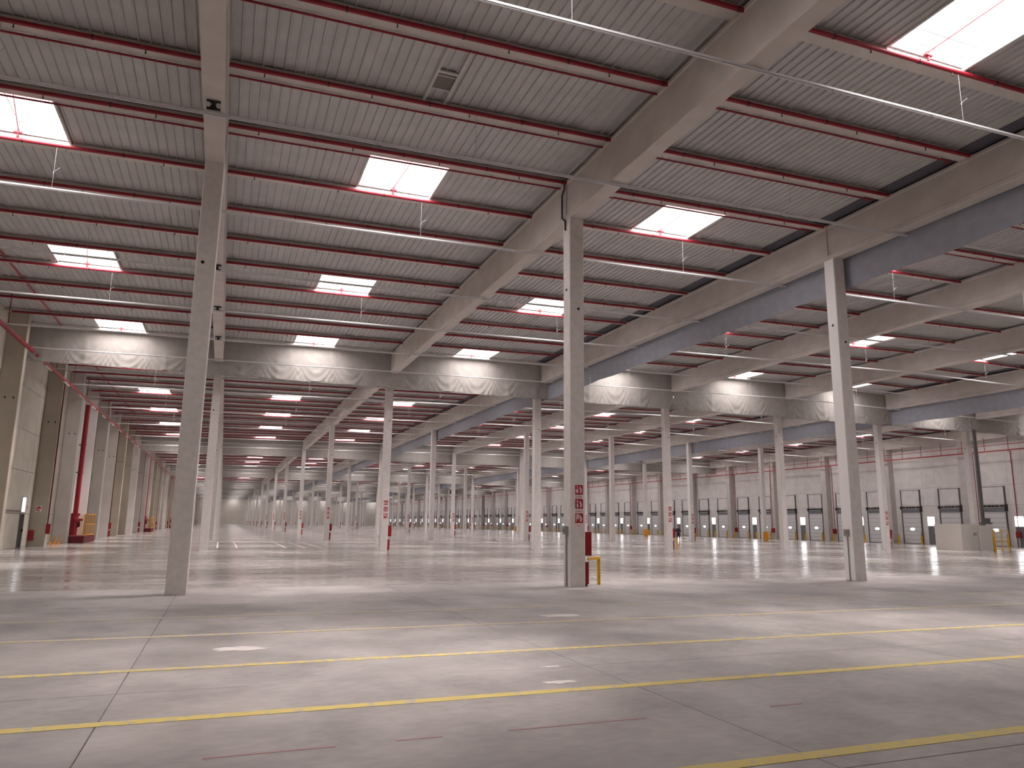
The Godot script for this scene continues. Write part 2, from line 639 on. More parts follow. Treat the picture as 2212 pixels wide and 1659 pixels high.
func roof() -> void:
	var c := Node3D.new()
	c.name = "ceiling"
	add_child(c)
	tag(c, "grey ribbed metal roof deck over the whole hall", "ceiling", "", "structure")
	for row in skylight_rows():
		var sp: float = row[1]
		var len_ := 4.0 * sp
		var d0: float = row[0] + 0.28 - len_
		for bay in 8:
			put("deck_sheet", deck_sheet(bay, len_, 3.0 * sp + 0.18, len_ - 0.18), c, Vector3(0, 0, -d0))

	for bay in 8:
		put("deck_sheet", deck_sheet(bay, 3.34, 3.34, 3.34), c, Vector3(0, 0, 3.40))

	var secs := sections()
	var pm := []
	var main := []
	var thin := []
	var clamp := MB.new()
	clamp.tube(Vector3(0, 0.06, -0.04), Vector3(0, 0.13, -0.14), 0.012, 6)
	clamp.tube(Vector3(-0.018, 0, 0), Vector3(0.018, 0, 0), 0.066, 8)
	var clamp_m := clamp.mesh(mats.dark)
	var head := MB.new()
	head.tube(Vector3(0, -0.05, 0), Vector3(0, -0.15, 0), 0.012, 6)
	head.tube(Vector3(0, -0.13, 0), Vector3(0, -0.145, 0), 0.022, 8)
	var head_m := head.mesh(mats.dark)
	for s in secs:
		var b := MB.new()
		run(b, s[0], s[1], HP, rect(0.0, 0.145, -0.18, 0.18))
		pm.append(b.mesh(mats.purlin))
		var a := MB.new()
		run(a, s[0] + 0.35, s[1] - 0.1, HP - 0.055, circle(0.055, 8), true)
		main.append(a.mesh(mats.red))
		var t := MB.new()
		run(t, s[0] + 0.5, s[1] - 0.35, HP - 0.06, circle(0.03, 6), true)
		t.tube(Vector3(s[1] - 0.35, HP - 0.06 + off(s[1]), 0), Vector3(s[1] - 0.35, HP - 0.06 + off(s[1]), -0.18), 0.03, 6)
		thin.append(t.mesh(mats.red))
	var made := [0, 0]
	var late := [[], []]
	for l in purlin_lines():
		var d: float = l[0]
		for i in 3:
			var s: Array = secs[i]
			if d > 302.0:
				late[0].append(Transform3D(Basis(), Vector3(0, 0, -d - 0.28)))
				continue
			var p := put("purlin", pm[i], self, Vector3(0, 0, -d - 0.28))
			tag(p, "shallow concrete purlin, %s, %s" % [l[1], s[2]], "purlin", "roof purlins", "thing")
			if absf(d - DC) < 0.1 or (d > DC + 1.0 and absf(fposmod(d - DC, 20.0 * BK)) < 0.1):
				continue
			if d > 292.0:
				continue
			var t := thing("sprinkler_pipe", Vector3(0, 0, -d), "red sprinkler pipe under the purlin %s, %s" % [l[1].replace("on the first", "at the first"), s[2]], "pipe", "red sprinkler pipes under the purlins")
			put("main_pipe", main[i], t)
			if d < DC and i < 2:
				var x: float = s[0] + 1.6 + 0.4 * fposmod(d, 3.0)
				while x < s[1] - 0.5:
					put("pipe_clamp", clamp_m, t, Vector3(x, HP - 0.055 + off(x), 0))
					if x + 1.1 < s[1] - 0.4:
						put("sprinkler_head", head_m, t, Vector3(x + 1.1, HP - 0.055 + off(x + 1.1), 0))
					x += 2.62
			if d > 14.0 and d < 22.0:
				put("branch_pipe", thin[i], t, Vector3(0, 0, -0.46))
	var far := MB.new()
	for j in range(1, NFAR + 1):
		if DC + BK * j > 302.0:
			for s in secs:
				var z := -(DC + BK * j) - 0.28
				var r := rect(0.0, 0.145, z - 0.18, z + 0.18)
				run(far, s[0], s[1], HP, r)
	tag(part("far_purlins", far, mats.purlin, self), "shallow purlins in a dense run close to the far end wall", "purlins", "", "stuff")

	# dark fire-stop boards beside the two sealed beam lines
	for e in [[3, "dark fire-stop board under the deck along the third beam line"], [6, "dark fire-stop board under the deck along the sixth beam line"]]:
		var x := bx(e[0])
		var t := thing("fire_board", Vector3(x, HDK + off(x), 0), e[1], "board")
		var b := MB.new()
		for l in purlin_lines():
			var d: float = l[0]
			var sp := FR if d < DC + 0.1 else BK
			b.box(-0.72, 0.30, -0.035, -0.008, -d - 0.1 + 0.01, -d + sp - 0.46 - 0.01)
		part("board_strip", b, mats.fire_board, t)

	# opened smoke hatch between two rails
	var x := 4.42
	var y := HDK + off(x)
	var h := thing("roof_hatch", Vector3(x, y, -16.6), "small open roof hatch between two pale rails, before the bright skylights", "hatch")
	for sx in [-0.28, 0.28]:
		var r := MB.new()
		r.box(sx - 0.035, sx + 0.035, -0.06, 0.0, -1.16, 1.72)
		part("rail", r, mats.purlin, h)
	var well := MB.new()
	well.box(-0.24, 0.24, -0.012, 0.0, -0.42, 0.28)
	part("hatch_well", well, mats.joint, h)
	var lip := MB.new()
	lip.box(-0.30, 0.30, -0.05, 0.0, 0.28, 0.36)
	lip.box(-0.24, 0.24, -0.04, 0.0, -0.47, -0.42)
	lip.box(-0.24, 0.24, -0.03, -0.012, 0.12, 0.16)
	part("lip", lip, mats.kerb, h)


# ---------------------------------------------------------------- beams and columns

func frame() -> void:
	var cuts := [DB, 20.55, DC + 0.42]
	var k := 0
	while true:
		var a: float = DC + 57.24 * k
		if a + 57.24 > DF + 2.0:
			cuts.append(minf(DF, a + 30.3))
			if a + 30.3 < DF:
				cuts.append(DF)
			break
		cuts.append(a + 30.3)
		cuts.append(a + 57.24 + 1.75)
		k += 1
	for b in range(1, 8):
		var x := bx(b)
		for i in cuts.size() - 1:
			var d0: float = cuts[i] + 0.012
			if i == 2:
				d0 += 0.2
			var d1: float = cuts[i + 1]
			var len_ := d1 - d0
			var key := "beam%d" % int(len_ * 100)
			if not mesh_of.has(key):
				var m := MB.new()
				var ra := PackedVector3Array()
				var rb := PackedVector3Array()
				var w := CW * 0.5
				var h := HP - HB
				for p in [[-w + 0.02, 0.0], [w - 0.02, 0.0], [w, 0.02], [w, 0.16], [w - 0.03, 0.19], [w - 0.03, h - 0.12], [w, h - 0.09], [w, h], [-w, h], [-w, h - 0.09], [-w + 0.03, h - 0.12], [-w + 0.03, 0.19], [-w, 0.16], [-w, 0.02]]:
					ra.append(Vector3(p[0], p[1], 0))
					rb.append(Vector3(p[0], p[1], -len_))
				var cen := Vector3(0, h * 0.5, -len_ * 0.5)
				for j in ra.size():
					var q := (j + 1) % ra.size()
					m.quad(ra[j], ra[q], rb[q], rb[j], Vector3(0, clampf((ra[j].y + ra[q].y) * 0.5, 0.05, h - 0.05), cen.z))
				for z in [0.0, -len_]:
					m.quad(Vector3(-w, 0, z), Vector3(w, 0, z), Vector3(w, h, z), Vector3(-w, h, z), cen)
				mesh_of[key] = m.mesh(mats.beam)
			var o := put("roof_beam", mesh_of[key], self, Vector3(x, HB + off(x), -d0))
			tag(o, "long concrete roof beam on the %s line from the riser wall, %s span away" % [word(b), word(i + 1)], "roof beam", "concrete roof beams", "thing")
	for r in range(0, 14):
		var d := Z1 + (r - 1) * DZ
		if d > DF - 1.0:
			continue
		if r == 0:
			continue
		for b in range(1, 8):
			var x := bx(b)
			var key := "column%d" % b
			if not mesh_of.has(key):
				var m := MB.new()
				m.post(-CW * 0.5, CW * 0.5, 0.0, HB + off(x), -CW, 0.0, 0.018)
				mesh_of[key] = m.mesh(mats.column)
			var who := "square concrete column on the %s line from the riser wall, %s row back" % [word(b), word(r)]
			if r == 0:
				who = "square concrete column behind the viewpoint on the %s line" % word(b)
			var t := thing("column", Vector3(x, 0, -d), who, "column", "square concrete columns", "thing")
			put("shaft", mesh_of[key], t)
			if b == 3 or b == 6:  # added white sheet; its colour paints the brightness of this side face
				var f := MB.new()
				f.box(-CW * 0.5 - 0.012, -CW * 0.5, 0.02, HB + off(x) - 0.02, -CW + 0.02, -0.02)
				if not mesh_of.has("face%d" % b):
					mesh_of["face%d" % b] = f.mesh(mats.bright_side)
				put("added_bright_side", mesh_of["face%d" % b], t).set_meta("label", "added white sheet that makes the side face bright")
			if r <= 3:
				if not mesh_of.has("plug"):
					var m := MB.new()
					m.tube(Vector3(0, 0, -0.03), Vector3(0, 0, 0.004), 0.045, 10)
					mesh_of.plug = m.mesh(mats.black)
				put("lifting_hole", mesh_of.plug, t, Vector3(-0.08 if b == 1 else 0.05, 8.45, 0.0))
				if r > 0:
					var s := put("lifting_hole", mesh_of.plug, t, Vector3(-CW * 0.5 - 0.012, 9.1, -0.24))
					s.rotation.y = -PI / 2


# ---------------------------------------------------------------- smoke curtains

func cloth(x0: float, x1: float, y0: float, along_z: bool, seed_: int, fine: float, amp: float) -> ArrayMesh:
	var f := FastNoiseLite.new()
	f.seed = seed_
	f.frequency = 0.55
	f.fractal_octaves = 3
	var nx := int(ceil((x1 - x0) / fine))
	var top := func(x: float) -> float: return HDK + 0.03 + (off(x) if not along_z else off(y0))
	var bot := 10.53
	var ny := int(ceil(2.5 / fine))
	var ps := PackedVector3Array()
	var disp := func(x: float, t: float) -> float:
		var s := fposmod(x / 2.16 + 0.25, 1.0) - 0.5
		var sw := sin((t * 2.4 + 5.5 * s * s) * 11.0) * 0.030 * t * t
		var gather := maxf(0.0, 1.0 - absf(s + 0.10 * sin(x * 3.1)) * 7.0) * 0.06 * t
		return amp * (sw + gather + f.get_noise_2d(x * 0.9, t * 1.6) * 0.05 * (0.3 + t) + sin(x * 0.9 + seed_) * 0.03 * t)
	for i in nx + 1:
		var x := x0 + (x1 - x0) * i / nx
		var tp: float = top.call(x)
		for j in ny + 1:
			var t := float(j) / ny
			var y := tp + (bot + 0.03 * sin(x * 1.45) - tp) * t
			var w: float = disp.call(x, t)
			ps.append(Vector3(w, y, -x) if along_z else Vector3(x, y, w))
	var ns := PackedVector3Array()
	for i in nx + 1:
		for j in ny + 1:
			var a := ps[mini(i + 1, nx) * (ny + 1) + j] - ps[maxi(i - 1, 0) * (ny + 1) + j]
			var b := ps[i * (ny + 1) + mini(j + 1, ny)] - ps[i * (ny + 1) + maxi(j - 1, 0)]
			var q := b.cross(a).normalized()
			ns.append(q)
	var ix := PackedInt32Array()
	for i in nx:
		for j in ny:
			var k := i * (ny + 1) + j
			ix.append_array([k, k + ny + 1, k + 1, k + 1, k + ny + 1, k + ny + 2])
	var arr := []
	arr.resize(Mesh.ARRAY_MAX)
	arr[Mesh.ARRAY_VERTEX] = ps
	arr[Mesh.ARRAY_NORMAL] = ns
	arr[Mesh.ARRAY_INDEX] = ix
	var m := ArrayMesh.new()
	m.add_surface_from_arrays(Mesh.PRIMITIVE_TRIANGLES, arr)
	m.surface_set_material(0, mats.blue_fabric if along_z else mats.fabric)
	return m


func curtains() -> void:
	var k := 0
	while DC + 57.24 * k < DF - 5.0:
		var d := DC + 57.24 * k + (0.52 if k == 0 else 2.10)
		for s in [[0, 3, "riser-wall side"], [3, 6, "middle strip"], [6, 8, "dock-wall side"]]:
			var t := thing("smoke_curtain", Vector3(0, 0, -d), "grey fabric smoke curtain across the hall, %s one away, %s" % [word(k + 1), s[2]], "curtain", "cross smoke curtains")
			for bay in range(s[0], s[1]):
				var key := "cloth%d_%d" % [bay, 0 if k == 0 else 1]
				if not mesh_of.has(key):
					mesh_of[key] = cloth(bay_edge(bay), bay_edge(bay + 1), 0.0, false, 11 + bay, 0.12 if k == 0 else 0.5, 1.0)
				put("fabric_panel", mesh_of[key], t)
			var hem := MB.new()
			hem.box(bay_edge(s[0]) + 0.05, bay_edge(s[1]) - 0.05, 10.49, 10.53, -0.02, 0.02)
			part("hem_bar", hem, mats.fabric, t)
		k += 1
	for e in [[3, "third"], [6, "sixth"]]:
		var x: float = bx(e[0]) + 0.34
		var d0 := DB
		var i := 1
		while d0 < DF:
			var d1 := minf(DF, d0 + (DC - DB if d0 < 0 else 57.24))
			var t := thing("smoke_curtain", Vector3(x, 0, 0), "blue-grey fabric curtain hanging along the %s beam line, %s length away" % [e[1], word(i)], "curtain", "lengthwise smoke curtains")
			var a := d0
			while a < d1 - 0.1:
				var q := minf(a + 14.9, d1)
				put("fabric_panel", cloth(a, q, x, true, 40 + int(a), 0.35 if a < 60.0 else 1.2, 0.3), t)
				a = q
			d0 = d1
			i += 1


# ---------------------------------------------------------------- lighting trunking, wires, small services

func services() -> void:
	var secs := [[XW + 0.9, bx(3) + 0.75, "riser-wall side"], [bx(3) + 1.55, bx(6) + 0.6, "middle strip"], [bx(6) + 1.3, XD - 1.2, "dock-wall side"]]
	var hm := []
	var lm := []
	for s in secs:
		var b := MB.new()
		run(b, s[0], s[1], HT, rect(0.03, 0.075, -0.035, 0.035))
		hm.append(b.mesh(mats.white))
		var l := MB.new()
		var x: float = s[0] + 0.05
		while x < s[1] - 0.3:
			var e: float = minf(x + 1.5, s[1] - 0.05)
			run(l, x, e - 0.02, HT, PackedVector2Array([Vector2(0.03, -0.026), Vector2(0.03, 0.026), Vector2(0.0, 0.016), Vector2(0.0, -0.016)]))
			x = e
		lm.append(l.mesh(mats.lens))
	var wire := MB.new()
	wire.tube(Vector3(0, 0.09, 0), Vector3(0, 1.50, 0), 0.005, 5)
	wire.tube(Vector3(0, 0.52, 0), Vector3(0, 0.58, 0), 0.014, 6)
	wire.tube(Vector3(0, 0.58, 0), Vector3(0.16, 0.72, 0.05), 0.005, 5)
	var wire_m := wire.mesh(mats.galvanised)
	var lines := []
	for k in range(0, 17, 2):
		lines.append([DC - FR * k - (0.55 if k == 0 else 0.0), "in front of the first fabric curtain" if k == 0 else "%s line before the first curtain" % word(k / 2)])
	for j in range(2, NFAR, 2):
		lines.append([DC + BK * j - (0.55 if j % 20 == 0 else 0.0), "%s line beyond the first curtain" % word(j / 2)])
	for l in lines:
		var d: float = l[0]
		for i in 3:
			var s: Array = secs[i]
			var t := thing("lighting_trunking", Vector3(0, 0, -d), "slim white lighting trunking, %s, %s" % [l[1], s[2]], "light track", "white lighting trunking")
			put("housing", hm[i], t)
			put("lens_strip", lm[i], t)
			if d < 110.0:
				for bay in 8:
					var x := bay_mid(bay) + 0.95
					if x > s[0] and x < s[1]:
						put("hanging_wire", wire_m, t, Vector3(x, HT + off(x), 0))

	# twin-spot emergency lamps under the first beam line
	var k := 1
	for d in [17.15, 23.1, 29.1, 35.05, 41.0]:
		var x := bx(1)
		var t := thing("emergency_light", Vector3(x, HB + off(x), -d), "dark twin-spot emergency light under the beam nearest the riser wall, %s along" % word(k), "emergency light", "twin-spot emergency lights")
		var b := MB.new()
		b.box(-0.15, 0.15, -0.05, 0.0, -0.09, 0.09)
		b.box(-0.15, 0.15, -0.16, -0.05, -0.09, -0.06)
		part("case", b, mats.dark, t)
		for sx in [-0.075, 0.075]:
			var s := MB.new()
			s.tube(Vector3(sx, -0.06, 0.02), Vector3(sx * 1.5, -0.13, 0.10), 0.035, 10, 0.06)
			part("spot", s, mats.galvanised, t)
		k += 1

	# downpipe bent round the second beam above its first column
	var x := bx(2) - CW * 0.5 - 0.04
	var p := thing("downpipe", Vector3(x, 0, -20.62), "thin black pipe bent down the side of the beam above the sign-bearing column", "pipe")
	var pb := MB.new()
	for e in [[12.82, 0.0, 12.55, 0.0], [12.55, 0.0, 12.38, -0.18], [12.38, -0.18, 11.60, -0.18], [11.60, -0.18, 11.42, 0.06], [11.42, 0.06, 11.1, 0.06]]:
		pb.tube(Vector3(0, e[0], e[1]), Vector3(0, e[2], e[3]), 0.025, 8)
	part("pipe_run", pb, mats.black, p)

	# sprinkler mains: along the riser wall, a thin one further in, and two along the dock wall
	var m := thing("sprinkler_main", Vector3(-10.45, 10.83, 0), "large red sprinkler main running along the top of the riser wall", "pipe")
	var a := MB.new()
	a.tube(Vector3(0, 0, -DB), Vector3(0, 0, -46.9), 0.11, 10)
	part("main_pipe", a, mats.red, m)
	a = MB.new()
	a.tube(Vector3(0, 0, -47.9), Vector3(0, 0, -DF), 0.085, 8)
	part("main_pipe", a, mats.pale_red, m)
	for i in 24:
		var c := MB.new()
		var d := 23.6 + 2.0 * FR * (i - 4) if i < 8 else DC + 2.0 * BK * (i - 7)
		c.tube(Vector3(0, 0.1, -d), Vector3(0, 1.85, -d), 0.02, 6)
		part("drop_rod", c, mats.red, m)
	for i in 10:
		var c := MB.new()
		var d := 50.0 + 5.72 * i
		c.tube(Vector3(-0.02, -0.14, -d), Vector3(-0.02, -0.14, -d - 1.8), 0.07, 8)
		part("white_sleeve", c, mats.plaster, m)
	m = thing("sprinkler_main", Vector3(-9.4, 12.5, 0), "thin red pipe crossing under the roof purlins close to the riser wall", "pipe")
	a = MB.new()
	a.tube(Vector3(0, 0.1, -DB), Vector3(0, 0.1, -DF), 0.04, 8)
	part("main_pipe", a, mats.pale_red, m)
	for e in [[0.0, 0.07, "lower red sprinkler main hung along the dock wall above the doors"], [0.62, 0.035, "thin upper red pipe hung along the dock wall above the main"]]:
		m = thing("sprinkler_main", Vector3(76.6, 10.05 + e[0], 0), e[2], "pipe")
		a = MB.new()
		a.tube(Vector3(0, 0, -DB), Vector3(0, 0, -DF), e[1], 8)
		part("main_pipe", a, mats.pale_red, m)
		if e[0] == 0.0:
			for i in 46:
				var c := MB.new()
				var d := 49.0 + 2.65 * i
				c.tube(Vector3(0, 0, -d), Vector3(0, 1.5, -d), 0.03, 6)
				part("drop_rod", c, mats.red, m)


# ---------------------------------------------------------------- riser wall (left in the photograph)

func riser_wall() -> void:
	var pm := MB.new()
	pm.post(0.0, 0.95, 0.0, 12.75, -0.5, 0.0, 0.02)
	var shaft := pm.mesh(mats.pilaster)
	var grey_shaft := pm.mesh(mats.dock_pier)
	var hole := MB.new()
	hole.tube(Vector3(0, 0, -0.03), Vector3(0, 0, 0.004), 0.05, 10)
	var hole_m := hole.mesh(mats.black)
	var pipe := MB.new()
	pipe.tube(Vector3(0, 1.3, 0), Vector3(0, 10.8, 0), 0.04, 8)
	var pipe_m := pipe.mesh(flat("old_red", Color8(98, 34, 30), 0.6))
	var up := boxm("cab_hi", mats.box_red, -0.12, 0.12, 0.80, 1.42, -0.09, 0.09)
	var lo := boxm("cab_lo", mats.box_red, -0.09, 0.09, 0.06, 0.66, -0.08, 0.08)
	for k in range(-4, 52):
		var d := Z1 + 7.154 * k
		if d > DF - 1.0 or d < DB + 0.2:
			continue
		if k == 4:
			d = 45.4
		elif k == 3:
			continue
		var where := "%s beyond the first curtain" % word(k - 3) if k >= 4 else "%s before the first curtain" % word(4 - k)
		var t := thing("pilaster", Vector3(XW, 0, -d), "broad concrete pilaster of the riser wall, %s" % where, "pilaster", "riser wall pilasters", "thing")
		put("shaft", shaft if k % 6 in [4, 5] or k < 4 else grey_shaft, t)
		if d < 130.0:
			for x in [0.34, 0.72]:
				put("lifting_hole", hole_m, t, Vector3(x, 8.0, 0.0))
		if k % 4 == 1 and d > 40.0:
			var q := thing("fire_riser", Vector3(XW + 1.0, 0, -d - 0.1), "thin red riser pipe down the riser-wall pilaster, %s" % where, "pipe", "thin risers on pilasters")
			put("riser_pipe", pipe_m, q)
			var c := thing("fire_cabinet", Vector3(XW + 1.06, 0, -d - 0.06), "narrow red cabinet at the foot of the riser-wall pilaster, %s" % where, "fire cabinet", "red cabinets along the riser wall")
			put("upper_case", up, c)
			if k != 5:
				put("lower_case", lo, c)

	# red box and signs on the pilaster beside the side door
	var d := Z1 + 7.154 * 5 + 0.002
	var b := MB.new()
	b.box(-0.13, 0.16, 0.40, 1.02, 0.0, 0.16)
	tag(part("extinguisher_box", b, mats.box_red, self, Vector3(XW + 0.15, 0, -d)), "small red extinguisher box beside the side door of the riser wall", "fire cabinet")
	for e in [[0.42, "small red and white round sign on the beige pilaster past the side door"], [-0.06, "faint red sign beside the bright window over the side door"]]:
		var s := thing("fire_sign", Vector3(XW + e[0], 2.38, -d), e[1], "sign")
		if e[0] < 0.0:
			s.position = Vector3(XW, 2.4, -54.95)
			s.rotation.y = PI / 2
		var p := MB.new()
		p.box(-0.17, 0.17, -0.18, 0.18, 0.0, 0.012)
		part("board", p, mats.sign_white, s)
		var r := MB.new()
		for i in 10:
			var a0 := TAU * i / 12.0
			var a1 := TAU * (i + 1) / 12.0
			r.quad(Vector3(cos(a0) * 0.15, sin(a0) * 0.15, 0.016), Vector3(cos(a1) * 0.15, sin(a1) * 0.15, 0.016), Vector3(cos(a1) * 0.09, sin(a1) * 0.09, 0.016), Vector3(cos(a0) * 0.09, sin(a0) * 0.09, 0.016), Vector3.ZERO)
		r.box(-0.04, 0.05, -0.03, 0.12, 0.012, 0.017)
		part("hose_reel_mark", r, mats.sign_red, s)

	# yellow stand on the floor
	var st := thing("floor_stand", Vector3(-10.1, 0, -57.6), "low amber rack standing on the floor at the first beige pilaster", "stand")
	for x in [-0.3, -0.05, 0.2]:
		var m := MB.new()
		m.tube(Vector3(x, 0, 0), Vector3(x, 0.62, 0), 0.025, 6)
		m.tube(Vector3(x, 0.3, 0), Vector3(x - 0.12, 0, 0.2), 0.02, 6)
		part("upright", m, mats.amber, st)
	var m2 := MB.new()
	m2.box(-0.34, 0.24, 0.28, 0.33, -0.02, 0.02)
	m2.box(-0.34, 0.24, 0.12, 0.16, -0.02, 0.02)
	part("cross_bar", m2, mats.amber, st)

	# side door with the bright window above it
	var dr := thing("door_1", Vector3(XW, 0, -53.9), "narrow dark side door recessed in the riser wall under a bright window", "door", "", "structure")
	var f := MB.new()
	f.box(-0.13, -0.02, 0.0, 2.0, -0.5, 0.5)
	part("leaf", f, mats.dark, dr)
	f = MB.new()
	for z in [-0.56, 0.5]:
		f.box(-0.14, 0.02, 0.0, 2.06, z, z + 0.06)
	f.box(-0.14, 0.02, 2.0, 2.06, -0.5, 0.5)
	part("door_frame", f, mats.joint, dr)
	f = MB.new()
	f.box(-0.02, 0.06, 0.95, 1.12, -0.42, -0.36)
	part("door_handle", f, mats.black, dr)
	var wn := thing("window_1", Vector3(XW, 2.6, -53.9), "bright tall window above the side door of the riser wall", "window", "", "structure")
	f = MB.new()
	f.box(0.0, 0.02, -0.44, 0.42, -0.42, 0.42)
	part("lit_pane", f, mats.door_glass, wn)
	f = MB.new()
	for z in [-0.48, 0.42]:
		f.box(0.0, 0.04, -0.5, 0.48, z, z + 0.06)
	for y in [-0.5, 0.42]:
		f.box(0.0, 0.04, y, y + 0.06, -0.42, 0.42)
	part("window_frame", f, mats.kerb, wn)
	# cable tray and grey cabinet front of the nearer bay
	var tray := MB.new()
	tray.box(0.0, 0.06, 1.96, 2.04, -53.3, -49.2)
	tag(part("cable_tray", tray, mats.joint, self, Vector3(XW, 0.2, 0)), "thin horizontal conduit along the riser wall before the side door", "conduit")

	# large risers with their valve stations, one in each fire sector
	var n := 1
	for dd in [68.4, 68.4 + 57.24, 68.4 + 114.48]:
		var who: String = ["beside the first beige pilasters", "second one along the wall", "third one along the wall"][n - 1]
		var t := thing("sprinkler_riser", Vector3(-10.9, 0, -dd), "thick red vertical sprinkler riser on its valve set, %s" % who, "pipe")
		var p := MB.new()
		p.tube(Vector3(0, 2.2, 0), Vector3(0, 10.9, 0), 0.18, 14)
		part("riser_pipe", p, mats.red, t)
		for y in [5.4, 7.6]:
			p = MB.new()
			p.tube(Vector3(0, y, 0), Vector3(0, y + 0.08, 0), 0.215, 14)
			part("flange", p, mats.red, t)
			p = MB.new()
			p.box(-0.55, -0.1, y - 0.04, y + 0.04, -0.04, 0.6)
			part("bracket", p, mats.rail, t)
		p = MB.new()
		p.tube(Vector3(0, 0.5, 0), Vector3(0, 2.2, 0), 0.24, 12)
		p.tube(Vector3(0, 2.0, 0), Vector3(0, 2.2, 0), 0.34, 12)
		p.tube(Vector3(0, 1.1, 0), Vector3(0, 1.6, 0), 0.36, 12)
		p.tube(Vector3(0, 1.3, 0.0), Vector3(0.1, 1.3, 1.3), 0.2, 10)
		p.tube(Vector3(0.1, 0.5, 1.3), Vector3(0.1, 2.0, 1.3), 0.22, 10)
		p.tube(Vector3(0.1, 1.62, 1.3), Vector3(0.1, 1.76, 1.3), 0.34, 10)
		p.tube(Vector3(0.0, 1.7, 0.3), Vector3(0.6, 1.7, 0.4), 0.1, 8)
		part("valve_set", p, mats.red, t)
		p = MB.new()
		p.tube(Vector3(0.34, 1.35, 0.2), Vector3(0.42, 1.35, 0.2), 0.2, 14)
		part("hand_wheel", p, mats.black, t)
		t = thing("riser_plinth", Vector3(XW, 0, -dd), "dark red painted plinth with cut corner under the sprinkler riser, %s" % who, "plinth")
		p = MB.new()
		var ra := PackedVector3Array()
		var rb := PackedVector3Array()
		for c in [[0.0, 4.6], [1.2, 4.6], [1.9, 3.9], [1.9, -1.2], [0.0, -1.2]]:
			ra.append(Vector3(c[0], 0.0, c[1]))
			rb.append(Vector3(c[0], 0.5, c[1]))
		p.loft([ra, rb])
		part("kerb_block", p, flat("plinth%d" % n, Color8(104, 14, 24), 0.6), t)
		t = thing("guard_rail", Vector3(XW, 0.5, -dd), "yellow guard railing round the riser plinth, %s" % who, "railing")
		for z in [3.7, 2.1, 0.5, -1.1]:
			p = MB.new()
			p.box(1.78, 1.84, 0.0, 1.65, z, z + 0.06)
			part("post", p, mats.yellow, t)
		for y in [0.05, 0.85, 1.6]:
			p = MB.new()
			p.box(1.78, 1.84, y, y + 0.06, -1.1, 3.76)
			part("rail", p, mats.amber, t)
		p = MB.new()
		for i in 15:
			p.box(0.5 + 0.09 * i, 0.525 + 0.09 * i, 0.05, 1.6, -1.1, -1.07)
		part("mesh_panel", p, mats.yellow, t)
		n += 1
	# white frames of the translucent bay next to the risers
	n = 1
	for dd in [63.75, 70.35, 77.9, 120.9]:
		var p := MB.new()
		p.box(0.0, 0.99, 0.0, 11.6, -0.10, 0.0)
		var tr := part("trim_%d" % n, p, mats.white, self, Vector3(XW, 0, -dd - 0.0))
		tag(tr, "tall white metal corner trim on the riser-wall pilaster, %s of them" % word(n), "trim", "", "structure")
		n += 1


# ---------------------------------------------------------------- dock wall (right in the photograph)

